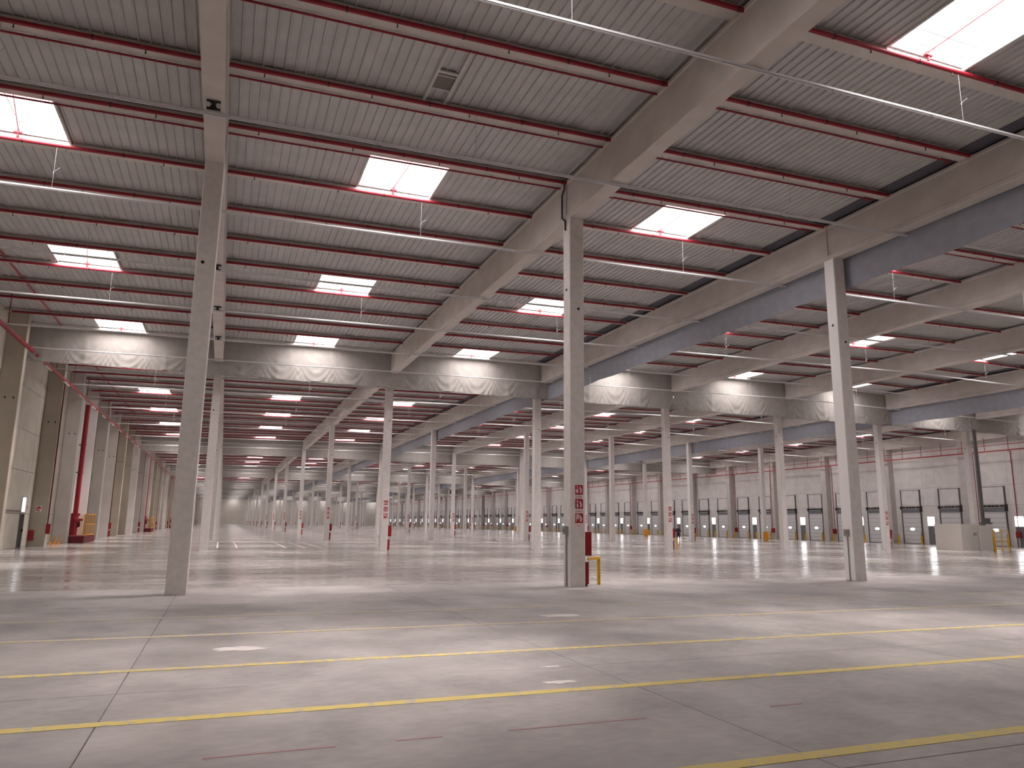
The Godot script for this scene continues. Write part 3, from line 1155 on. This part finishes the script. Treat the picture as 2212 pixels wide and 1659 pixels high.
func dock_door(called_no: int, d: float) -> void:
	var t := thing("dock_door", Vector3(XD, 0, -d), "pale sectional dock door with oval light, %s along the dock wall from the caged corner" % word(called_no), "dock door", "sectional dock doors")
	if not mesh_of.has("dd_rail"):
		for i in 8:
			var b := MB.new()
			b.box(-0.07, -0.02, 0.5 * i + 0.01, 0.5 * i + 0.49, -1.25, 1.25)
			mesh_of["dd_sec%d" % i] = b.mesh(mats.dock_door)
		var o := MB.new()
		var ra := PackedVector3Array()
		var rb := PackedVector3Array()
		for i in 16:
			var c := cos(TAU * i / 16.0)
			var s := sin(TAU * i / 16.0)
			var e := Vector2(signf(c) * pow(absf(c), 0.7) * 0.31, signf(s) * pow(absf(s), 0.7) * 0.15)
			ra.append(Vector3(-0.07, 1.72 + e.y, e.x))
			rb.append(Vector3(-0.095, 1.72 + e.y * 0.9, e.x * 0.94))
		o.loft([ra, rb])
		mesh_of.dd_oval = o.mesh(mats.door_glass)
		var r := MB.new()
		r.box(-0.14, 0.0, 0.0, 6.4, -0.05, 0.05)
		r.box(-0.20, -0.10, 0.9, 1.35, -0.09, 0.09)
		mesh_of.dd_rail = r.mesh(mats.rail)
		var r2 := MB.new()
		r2.box(-0.12, 0.0, 0.0, 6.4, -0.04, 0.04)
		mesh_of.dd_rail2 = r2.mesh(mats.door_grey)
		var h := MB.new()
		h.tube(Vector3(-0.16, 4.28, -1.4), Vector3(-0.16, 4.28, 1.5), 0.05, 8)
		for z in [-1.0, -0.45, 0.0, 0.45, 1.0]:
			h.tube(Vector3(-0.16, 4.28, z - 0.13), Vector3(-0.16, 4.28, z + 0.13), 0.10, 8)
		h.box(-0.22, 0.0, 3.75, 4.45, 1.30, 1.52)
		h.box(-0.20, 0.0, 4.05, 4.42, -1.46, -1.32)
		mesh_of.dd_shaft = h.mesh(mats.dark)
		var g := MB.new()
		g.box(-0.11, -0.02, 3.66, 4.06, -1.25, 1.25)
		mesh_of.dd_head = g.mesh(mats.door_grey)
		var f := MB.new()
		f.box(-0.05, 0.0, 6.33, 6.38, -1.25, 1.25)
		mesh_of.dd_top = f.mesh(mats.rail)
		var s := MB.new()
		s.box(-0.09, -0.02, 0.0, 0.05, -1.25, 1.25)
		s.box(-0.025, -0.002, 0.05, 4.0, -1.25, 1.25)
		mesh_of.dd_seal = s.mesh(mats.black)
		var p := MB.new()
		p.box(-0.03, -0.0, 4.5, 6.33, -1.25, 1.25)
		mesh_of.dd_fascia = p.mesh(mats.dock_panel)
		var w := MB.new()
		w.tube(Vector3(0, 0, 0), Vector3(0, 0.95, 0), 0.11, 12)
		w.tube(Vector3(0, 0.95, 0), Vector3(0, 1.0, 0), 0.11, 12, 0.05)
		mesh_of.bollard = w.mesh(mats.yellow)
		var v := MB.new()
		v.box(-0.16, 0.16, 0.0, 0.02, -0.16, 0.16)
		mesh_of.bollard_foot = v.mesh(mats.yellow)
	for i in 8:
		put("door_section", mesh_of["dd_sec%d" % i], t)
	put("oval_light", mesh_of.dd_oval, t)
	put("guide_rail", mesh_of.dd_rail, t, Vector3(0, 0, 1.35))
	put("guide_rail", mesh_of.dd_rail2, t, Vector3(0, 0, -1.35))
	put("spring_shaft", mesh_of.dd_shaft, t)
	put("head_panel", mesh_of.dd_head, t)
	put("top_bar", mesh_of.dd_top, t)
	put("bottom_seal", mesh_of.dd_seal, t)
	put("fascia", mesh_of.dd_fascia, t)
	for s in [1.62, -1.62]:
		var b := thing("bollard", Vector3(XD - 0.6, 0, -d + s), "short yellow bollard on the %s side of the dock door, %s along the dock wall" % ["camera" if s > 0 else "far", word(called_no)], "bollard", "yellow dock bollards")
		put("tube", mesh_of.bollard, b)
		put("foot_plate", mesh_of.bollard_foot, b)


func dock_wall() -> void:
	var edge := MB.new()
	edge.box(76.95, 77.9, 11.43, 12.75, -DF, -DB)
	tag(part("edge_beam", edge, mats.beam, self), "long concrete edge beam over the doors of the dock wall", "roof beam", "", "thing")
	var pil := MB.new()
	pil.post(-0.85, 0.0, 0.0, 11.43, -0.45, 0.45, 0.02)
	var pil_m := pil.mesh(mats.dock_pier)
	var pipe := MB.new()
	pipe.tube(Vector3(0, 1.6, 0), Vector3(0, 10.05, 0), 0.04, 8)
	pipe.tube(Vector3(0, 10.05, 0), Vector3(-0.35, 10.05, 0), 0.04, 8)
	var pipe_m := pipe.mesh(mats.pale_red)
	var hose := boxm("hose", mats.box_red, -0.2, 0.0, 0.95, 1.6, -0.26, 0.26)
	var hose_leg := boxm("hose_leg", mats.white, -0.12, -0.04, 0.0, 0.95, -0.05, 0.05)
	var leaf := MB.new()
	leaf.box(-0.05, 0.0, 0.0, 2.06, -0.48, 0.48)
	var leaf_m := leaf.mesh(mats.door_grey)
	var lever := boxm("lever", mats.black, -0.11, -0.05, 0.98, 1.06, 0.28, 0.40)
	var fr := MB.new()
	for z in [-0.55, 0.48]:
		fr.box(-0.06, 0.0, 0.0, 3.25, z, z + 0.07)
	fr.box(-0.06, 0.0, 2.06, 2.14, -0.48, 0.48)
	fr.box(-0.06, 0.0, 3.18, 3.25, -0.48, 0.48)
	var fr_m := fr.mesh(mats.dock_door)
	var glass := boxm("transom", mats.door_glass, -0.045, 0.0, 2.14, 3.18, -0.48, 0.48)
	var n := 0
	for k in range(-1, 30):
		var d := 60.2 + 10.54 * k
		if d > DF - 6.0:
			break
		n += 1
		var t := thing("wall_pier", Vector3(XD, 0, -d), "grey pier on the dock wall, %s along from the caged corner" % word(n), "pilaster", "dock wall piers", "thing")
		put("shaft", pil_m, t)
		if d > 55.0:
			var q := thing("drop_pipe", Vector3(XD - 0.9, 0, -d - 0.2), "thin red drop pipe down the %s pier of the dock wall" % word(n), "pipe", "drop pipes on the dock wall piers")
			put("pipe_run", pipe_m, q)
			if k % 2 == 0:
				q.position = Vector3(XD - 0.06, 0, -d + 0.75)
			var h := thing("hose_box", Vector3(XD, 0, -d + 0.75), "red hose box on a leg beside the %s pier of the dock wall" % word(n), "fire cabinet", "red hose boxes on the dock wall")
			if k % 2 != 0:
				h.position = Vector3(XD - 0.86, 0, -d)
			put("case", hose, h)
			put("leg", hose_leg, h)
	var hb := thing("hose_box", Vector3(XD, 0, -55.1), "red hose box on a leg at the yellow caged corner of the dock wall", "fire cabinet", "red hose boxes on the dock wall")
	put("case", hose, hb)
	put("leg", hose_leg, hb)
	var hp := thing("drop_pipe", Vector3(XD - 0.06, 0, -55.1), "thin red drop pipe at the yellow caged corner of the dock wall", "pipe", "drop pipes on the dock wall piers")
	put("pipe_run", pipe_m, hp)
	n = 0
	for k in range(-1, 30):
		var d := 60.2 + 10.54 * k
		if d > DF - 12.0:
			break
		for e in [2.65, 7.91]:
			if d + e < 54.0:
				continue
			n += 1
			dock_door(n, d + e)
		if d + 5.27 < 54.0:
			continue
		var t := thing("door_%d" % (k + 3), Vector3(XD, 0, -d - 5.27), "narrow grey personnel door under a bright square window, %s along the dock wall" % word(k + 2), "door", "personnel doors of the dock wall", "structure")
		put("leaf", leaf_m, t)
		put("door_frame", fr_m, t)
		put("lit_transom", glass, t)
		put("door_handle", lever, t)
		if d < 200.0:
			var l := AreaLight3D.new()
			l.name = "transom_daylight"
			l.area_size = Vector2(0.9, 0.95)
			l.light_energy = 1.6
			l.light_color = Color(0.97, 0.98, 1.0)
			l.area_range = 60.0
			l.shadow_enabled = true
			add_child(l, true)
			l.position = Vector3(XD - 0.08, 2.66, -d - 5.27)
			l.rotation = Vector3(0, PI / 2, 0)

	# block-built cubicle round the corner column, with its cable ladder and yellow cage
	var c := thing("cubicle", Vector3(60.5, 0, -46.9), "low pale walled cubicle built against the column nearest the dock doors", "cubicle")
	var b := MB.new()
	b.post(-1.75, 0.22, 0.0, 2.22, -2.2, 0.4, 0.03)
	part("front_wall", b, mats.plaster, c)
	b = MB.new()
	b.post(0.23, 1.86, 0.0, 2.12, -2.2, 0.55, 0.03)
	part("side_wall", b, mats.plaster, c)
	b = MB.new()
	b.box(-0.15, 0.15, 1.28, 1.5, 0.0, 0.12)
	tag(part("socket_box", b, mats.grey_box, self, Vector3(60.25, 0, -46.5)), "grey socket box on the front of the low pale cubicle", "socket box")
	b = MB.new()
	for x in [-0.22, 0.16]:
		b.box(x, x + 0.06, 2.15, 10.7, -0.05, 0.05)
	var y := 2.4
	while y < 10.6:
		b.box(-0.16, 0.16, y, y + 0.05, -0.03, 0.03)
		y += 0.33
	b.box(-0.13, 0.13, 2.15, 10.7, -0.045, -0.03)
	tag(part("cable_ladder", b, flat("ladder_grey", Color8(122, 120, 118), 0.5, 0.2), self, Vector3(63.3, 0, -47.9)), "dark upright cable ladder rising from the pale cubicle to the curtain", "cable ladder")
	b = MB.new()
	b.box(-0.4, 0.4, 0.0, 0.12, -0.3, 0.3)
	b.box(-0.2, 0.3, 0.12, 0.5, -0.2, 0.2)
	tag(part("cable_box", b, mats.rail, self, Vector3(63.0, 2.25, -47.4)), "dark junction box on top of the pale cubicle", "junction box")
	var g := thing("safety_cage", Vector3(57.9, 0, -42.4), "yellow tubular safety cage beside the pale cubicle", "cage")
	for x in [-0.95, -0.75, 0.0, 0.8]:
		b = MB.new()
		b.box(x, x + 0.05, 0.0, 1.75, -0.03, 0.03)
		part("post", b, mats.yellow, g)
	for yy in [0.25, 0.85, 1.7]:
		b = MB.new()
		b.box(-0.95, 0.85, yy, yy + 0.05, -0.03, 0.03)
		part("rail", b, mats.yellow, g)
	b = MB.new()
	b.box(-0.95, -0.76, 0.05, 1.2, -0.02, 0.02)
	part("kick_panel", b, mats.yellow, g)


# ---------------------------------------------------------------- cabinets, signs and rails at the columns

func fire_board(called: String, parent: Node, y: float, which: int, detailed: bool) -> Node3D:
	var s := Node3D.new()
	s.name = called
	s.position = Vector3(0, y, 0)
	parent.add_child(s, true)
	put("board", boxm("fs_board", mats.sign_red, -0.125, 0.125, -0.14, 0.14, 0.0, 0.01), s)
	put("caption_strip", boxm("fs_cap", mats.sign_white, -0.125, 0.125, -0.275, -0.165, 0.0, 0.008), s)
	var key := "fs_fig%d" % which
	if not mesh_of.has(key):
		var b := MB.new()
		var z0 := 0.010
		var z1 := 0.013
		if which == 0:        # hand-call point and flames
			b.tube(Vector3(-0.06, 0.10, z0), Vector3(-0.06, 0.10, z1), 0.022, 10)
			b.box(-0.068, -0.045, 0.03, 0.09, z0, z1)
			b.box(-0.095, -0.03, -0.10, 0.02, z0, z1)
			b.box(-0.11, -0.095, -0.06, -0.01, z0, z1)
		elif which == 1:      # extinguisher
			b.box(-0.085, -0.03, -0.11, 0.0, z0, z1)
			b.box(-0.075, -0.04, 0.015, 0.045, z0, z1)
			b.box(-0.10, -0.03, 0.06, 0.085, z0, z1)
			b.box(-0.07, -0.03, 0.09, 0.11, z0, z1)
		else:                 # hose and reel
			for i in 5:
				b.box(-0.105 + 0.022 * i, -0.091 + 0.022 * i, -0.03, 0.10, z0, z1)
			b.box(-0.105, -0.003, 0.10, 0.115, z0, z1)
			b.box(-0.10, -0.08, -0.09, -0.03, z0, z1)
		for q in [[0.03, 0.05], [0.055, 0.0], [0.04, -0.06]]:
			var pts := PackedVector3Array()
			var pth := PackedVector3Array()
			for e in [[0.0, 0.06], [0.028, 0.01], [0.045, -0.04], [-0.005, -0.05], [-0.02, -0.01]]:
				pts.append(Vector3(q[0] + e[0], q[1] + e[1], z0))
				pth.append(Vector3(q[0] + e[0], q[1] + e[1], z1))
			b.loft([pts, pth])
		mesh_of[key] = b.mesh(mats.sign_white)
	put("pictogram", mesh_of[key], s)
	if detailed:
		var lines: Array = [["PULSADOR", "DE ALARMA"], ["EXTINTOR"], ["B.I.E."]][which]
		for i in lines.size():
			var tm := TextMesh.new()
			var font := SystemFont.new()
			font.font_names = PackedStringArray(["Droid Sans"])
			tm.font = font
			tm.text = lines[i]
			tm.font_size = 32
			tm.pixel_size = 0.0011 if lines.size() > 1 else 0.0014
			tm.depth = 0.003
			tm.material = mats.sign_red
			var o := MeshInstance3D.new()
			o.name = "caption"
			o.mesh = tm
			o.position = Vector3(0, -0.22 + (0.024 - 0.048 * i if lines.size() > 1 else 0.0), 0.010)
			s.add_child(o, true)
	return s


func column_fittings() -> void:
	var up := MB.new()
	up.post(0.0, 0.25, 0.89, 1.58, -0.13, 0.13, 0.02)
	var up_m := up.mesh(mats.box_red)
	var lo := MB.new()
	lo.post(0.0, 0.17, 0.06, 0.70, -0.10, 0.10, 0.02)
	var lo_m := lo.mesh(mats.box_red)
	var latch := MB.new()
	latch.tube(Vector3(-0.07, 1.17, 0.11), Vector3(-0.02, 1.17, 0.16), 0.03, 8)
	latch.tube(Vector3(-0.02, 1.17, 0.16), Vector3(0.0, 1.17, 0.13), 0.012, 6)
	var latch_m := latch.mesh(mats.dark)
	var foot := boxm("foot", mats.black, 0.0, 0.12, 0.0, 0.06, -0.08, 0.08)
	for b in [2, 4, 6]:
		for r in range(1, 14):
			var d := Z1 + (r - 1) * DZ
			if d > DF - 2.0 or (b != 2 and r == 1):
				continue
			var x := bx(b)
			var who := "the column of the %s line, %s row back" % [word(b), word(r)]
			var t := thing("extinguisher_cabinet", Vector3(x + CW * 0.5, 0, -d - 0.2), "upper red fire cabinet on %s" % who, "fire cabinet", "upper red cabinets on columns")
			put("case", up_m, t)
			put("latch", latch_m, t)
			t = thing("hose_cabinet", Vector3(x + CW * 0.5, 0, -d - 0.2), "lower narrow red cabinet on %s" % who, "fire cabinet", "lower red cabinets on columns")
			put("case", lo_m, t)
			put("foot", foot, t)
			var lift := 0.0 if r == 1 else 0.25
			if r == 1:
				var names := ["alarm button", "extinguisher", "hose reel"]
				for i in 3:
					var s := thing("fire_sign", Vector3(x + 0.04, 2.80 + 0.02 - 0.42 * i, -d), "red fire sign with white %s pictogram on the second-line front column" % names[i], "sign")
					for c in fire_board("tmp", s, 0.0, i, true).get_children():
						c.reparent(s, false)
					s.get_node("tmp").free()
			elif d < 220.0:
				var s := thing("fire_sign_stack", Vector3(x + 0.04, 2.80 + lift, -d), "stack of three red fire signs on %s" % who, "sign", "stacks of red signs on columns")
				for i in 3:
					fire_board("sign", s, -0.42 * i, i, false)
			if r == 1 or (b == 4 and r == 2):
				var y := thing("barrier_rail", Vector3(x + 0.30, 0, -d - 0.02), "yellow bent barrier rail at %s" % who, "barrier")
				var m := MB.new()
				m.box(0.66, 0.74, 0.0, 0.82, -0.65, -0.57)
				part("post", m, mats.yellow, y)
				m = MB.new()
				m.box(-0.02, 0.06, 0.0, 0.90, 0.30, 0.38)
				m = MB.new()
				var ra := PackedVector3Array()
				var rb := PackedVector3Array()
				for c in [[-0.04, -0.04], [0.04, -0.04], [0.04, 0.04], [-0.04, 0.04]]:
					ra.append(Vector3(-0.02, 0.80 + c[1], 0.12 + c[0]))
					rb.append(Vector3(0.74, 0.80 + c[1], -0.61 + c[0]))
				m.loft([ra, rb])
				part("top_bar", m, mats.yellow, y)

	# socket boxes with conduit down the side of three columns
	for e in [[2, 1, "sign-bearing column in the first row"], [3, 1, "bright-sided column in the first row"], [3, 3, "third-line column in the third row"]]:
		var t := thing("socket_box", Vector3(bx(e[0]) - CW * 0.5, 0, -(Z1 + (e[1] - 1) * DZ) - 0.24), "grey socket box and conduit on the %s" % e[2], "socket box")
		var m := MB.new()
		m.box(-0.11, 0.0, 1.50, 1.74, -0.09, 0.09)
		m.tube(Vector3(-0.11, 1.64, 0.02), Vector3(-0.16, 1.64, 0.02), 0.05, 8)
		part("case", m, mats.grey_box, t)
		m = MB.new()
		m.tube(Vector3(-0.03, 0.0, 0), Vector3(-0.03, 1.5, 0), 0.022, 8)
		part("conduit", m, mats.grey_box, t)

	# amber guards at the foot of the seventh-line columns
	for r in [3, 4, 6]:
		var d: float = Z1 + (r - 1) * DZ
		var t := thing("column_guard", Vector3(bx(7), 0, -d + 0.06), "amber guard panel round the foot of the seventh-line column, %s row back" % word(r), "guard", "amber column guards")
		var m := MB.new()
		m.box(-0.45, 0.32, 0.12, 1.18, -0.02, 0.02)
		part("panel", m, mats.amber, t)
		m = MB.new()
		for x in [-0.45, 0.25]:
			m.box(x, x + 0.07, 0.0, 1.2, -0.03, 0.03)
		part("post", m, mats.amber, t)


func floor_marks() -> void:
	var k := 0
	for d in [5.116, 7.878, 10.448, 13.258, 15.685]:
		var b := MB.new()
		b.box(XW + 0.3, 75.0, 0.0, 0.003, -0.08, 0.08)
		tag(part("floor_line", b, mats["paint%d" % k], self, Vector3(0, 0.0005, -d)), ["bold worn yellow floor line across the bottom corner of the view", "long yellow floor line, second one out from the viewpoint", "yellow floor line, third one out from the viewpoint", "pale worn yellow floor line, fourth one out from the viewpoint", "faintest yellow floor line, just before the first columns"][k], "floor marking", "")
		k += 1
	k = 1
	for x in [-0.16, 1.07, 4.2, 5.45, 6.55]:
		var b := MB.new()
		b.box(-0.055, 0.055, 0.0, 0.003, -7.0, 7.0)
		tag(part("bay_line", b, mats.white_paint, self, Vector3(x, 0.0005, -60.4)), "white parking line painted on the polished floor, %s beyond the first beam line" % word(k), "floor marking", "white bay lines")
		k += 1


	var ch := thing("chalk_line", Vector3(0, 0.0005, -6.56), "faint broken red chalk line on the concrete near the viewpoint", "floor marking")
	for e in [[0.0, 1.0], [1.5, 1.9], [2.5, 3.9], [5.35, 5.75]]:
		var b := MB.new()
		b.box(e[0], e[1], 0.0, 0.002, -0.016, 0.016)
		part("stroke", b, mats.chalk, ch)
	k = 1
	for e in [[0.35, 11.75, 0.42, 0.20], [3.78, 8.3, 0.26, 0.09], [4.08, 9.19, 0.15, 0.05], [6.46, 14.1, 0.6, 0.2]]:
		var b := MB.new()
		var lo := PackedVector3Array()
		var hi := PackedVector3Array()
		for i in 22:
			var w := rng.randf_range(0.55, 1.15)
			var p := Vector3(cos(TAU * i / 22.0) * e[2] * w, 0.0, sin(TAU * i / 22.0) * e[3] * w)
			lo.append(p)
			hi.append(p + Vector3(0, 0.0015, 0))
		b.loft([lo, hi])
		tag(part("residue_patch", b, mats.residue, self, Vector3(e[0], 0.0005, -e[1])), "pale ragged patch of dried residue on the floor, %s out from the viewpoint" % ["third", "first", "second", "fourth"][k - 1], "stain", "")
		k += 1


# ---------------------------------------------------------------- person

func person() -> void:
	var t := thing("person", Vector3(52.12, 0, -79.2), "person in dark blue clothes standing with feet apart among the columns", "person")
	t.rotation.y = -0.5
	var skin := [[Vector3(0, 1.46, 0), Vector3(0, 1.56, 0.01), 0.05, 0.05], [Vector3(0, 1.64, 0.02), Vector3(0, 1.66, 0.01), 0.083, 0.095], [Vector3(0, 1.57, 0.045), Vector3(0, 1.6, 0.05), 0.05, 0.06], [Vector3(0, 1.62, 0.10), Vector3(0, 1.64, 0.10), 0.016, 0.014]]
	for s in [-1.0, 1.0]:
		skin.append([Vector3(s * 0.26, 1.02, 0.08), Vector3(s * 0.25, 0.92, 0.12), 0.032, 0.04])
		for i in 4:
			skin.append([Vector3(s * (0.235 + 0.012 * i), 0.92, 0.09 + 0.022 * i), Vector3(s * (0.235 + 0.008 * i), 0.84 + 0.008 * absf(i - 1.5), 0.10 + 0.022 * i), 0.010, 0.008])
		skin.append([Vector3(s * 0.22, 0.96, 0.15), Vector3(s * 0.20, 0.89, 0.17), 0.011, 0.009])
	part("body", field(skin, 0.012, 0.012, Vector3(-0.34, 0.78, -0.14), Vector3(0.34, 1.80, 0.24)), mats.skin, t)
	var coat := [[Vector3(0, 0.98, 0), Vector3(0, 1.3, 0.01), 0.155, 0.165], [Vector3(-0.16, 1.38, 0), Vector3(0.16, 1.38, 0), 0.075, 0.075], [Vector3(0, 1.38, 0), Vector3(0, 1.48, 0), 0.10, 0.065]]
	for s in [-1.0, 1.0]:
		coat.append([Vector3(s * 0.19, 1.38, 0), Vector3(s * 0.28, 1.16, -0.03), 0.07, 0.055])
		coat.append([Vector3(s * 0.28, 1.16, -0.03), Vector3(s * 0.26, 1.0, 0.08), 0.055, 0.045])
	part("jacket", field(coat, 0.025, 0.03, Vector3(-0.42, 0.76, -0.24), Vector3(0.42, 1.58, 0.26)), mats.navy, t)
	var legs := []
	var shoes := []
	for s in [-1.0, 1.0]:
		legs.append([Vector3(s * 0.085, 0.90, 0), Vector3(s * 0.13, 0.49, 0.03), 0.10, 0.065])
		legs.append([Vector3(s * 0.13, 0.49, 0.03), Vector3(s * 0.15, 0.10, -0.01), 0.062, 0.05])
		shoes.append([Vector3(s * 0.15, 0.05, -0.04), Vector3(s * 0.18, 0.04, 0.15), 0.05, 0.038])
	part("trousers", field(legs, 0.025, 0.03, Vector3(-0.3, 0.02, -0.16), Vector3(0.3, 1.04, 0.18)), mats.navy, t)
	part("shoes", field(shoes, 0.02, 0.02, Vector3(-0.32, -0.03, -0.14), Vector3(0.32, 0.14, 0.24)), mats.black, t)
	part("hair", field([[Vector3(0, 1.68, -0.012), Vector3(0, 1.70, -0.02), 0.10, 0.092]], 0.015, 0.01, Vector3(-0.14, 1.55, -0.16), Vector3(0.14, 1.82, 0.12)), mats.hair, t)


# surface nets round smoothly joined tapered capsules [a, b, radius a, radius b]
func field(bones: Array, cell: float, blend: float, lo: Vector3, hi: Vector3) -> MB:
	var n := Vector3i(((hi - lo) / cell).ceil()) + Vector3i.ONE
	var val := PackedFloat32Array()
	val.resize(n.x * n.y * n.z)
	for z in n.z:
		for y in n.y:
			for x in n.x:
				var p := lo + Vector3(x, y, z) * cell
				var s := 0.0
				for b in bones:
					var ba: Vector3 = b[1] - b[0]
					var h := clampf((p - b[0]).dot(ba) / maxf(ba.length_squared(), 1e-6), 0.0, 1.0)
					var q: float = p.distance_to(b[0] + ba * h) - lerpf(b[2], b[3], h)
					s += exp(-clampf(q / blend, -30.0, 30.0))
				val[(z * n.y + y) * n.x + x] = -blend * log(maxf(s, 1e-13))
	var at := {}
	var nor := {}
	for z in n.z - 1:
		for y in n.y - 1:
			for x in n.x - 1:
				var cs := []
				var neg := 0
				for i in 8:
					var w := val[((z + (i >> 2)) * n.y + y + ((i >> 1) & 1)) * n.x + x + (i & 1)]
					cs.append(w)
					neg += 1 if w < 0.0 else 0
				if neg == 0 or neg == 8:
					continue
				var c := Vector3.ZERO
				var m := 0
				for e in [[0, 1], [2, 3], [4, 5], [6, 7], [0, 2], [1, 3], [4, 6], [5, 7], [0, 4], [1, 5], [2, 6], [3, 7]]:
					var a: float = cs[e[0]]
					var b: float = cs[e[1]]
					if (a < 0.0) != (b < 0.0):
						var u := Vector3(e[0] & 1, (e[0] >> 1) & 1, e[0] >> 2)
						var v := Vector3(e[1] & 1, (e[1] >> 1) & 1, e[1] >> 2)
						c += u.lerp(v, a / (a - b))
						m += 1
				var key := Vector3i(x, y, z)
				at[key] = lo + (Vector3(x, y, z) + c / m) * cell
				nor[key] = Vector3(cs[1] + cs[3] + cs[5] + cs[7] - cs[0] - cs[2] - cs[4] - cs[6], cs[2] + cs[3] + cs[6] + cs[7] - cs[0] - cs[1] - cs[4] - cs[5], cs[4] + cs[5] + cs[6] + cs[7] - cs[0] - cs[1] - cs[2] - cs[3]).normalized()
	var out := MB.new()
	for key in at:
		for ax in 3:
			var d := Vector3i.ZERO
			d[ax] = 1
			var k0: Vector3i = key
			var far: Vector3i = k0 + d
			if (val[(k0.z * n.y + k0.y) * n.x + k0.x] < 0.0) == (val[(far.z * n.y + far.y) * n.x + far.x] < 0.0):
				continue
			var e1 := Vector3i.ZERO
			var e2 := Vector3i.ZERO
			e1[(ax + 1) % 3] = 1
			e2[(ax + 2) % 3] = 1
			var q := [k0 - e1 - e2, k0 - e2, k0, k0 - e1]
			if not (at.has(q[0]) and at.has(q[1]) and at.has(q[3])):
				continue
			var s := out.v.size()
			var dir: Vector3 = nor[k0]
			out.quad(at[q[0]], at[q[1]], at[q[2]], at[q[3]], (at[q[0]] + at[q[2]]) * 0.5 - dir)
			for i in 4:
				for w in q:
					if out.v[s + i].is_equal_approx(at[w]):
						out.n[s + i] = nor[w]
	return out
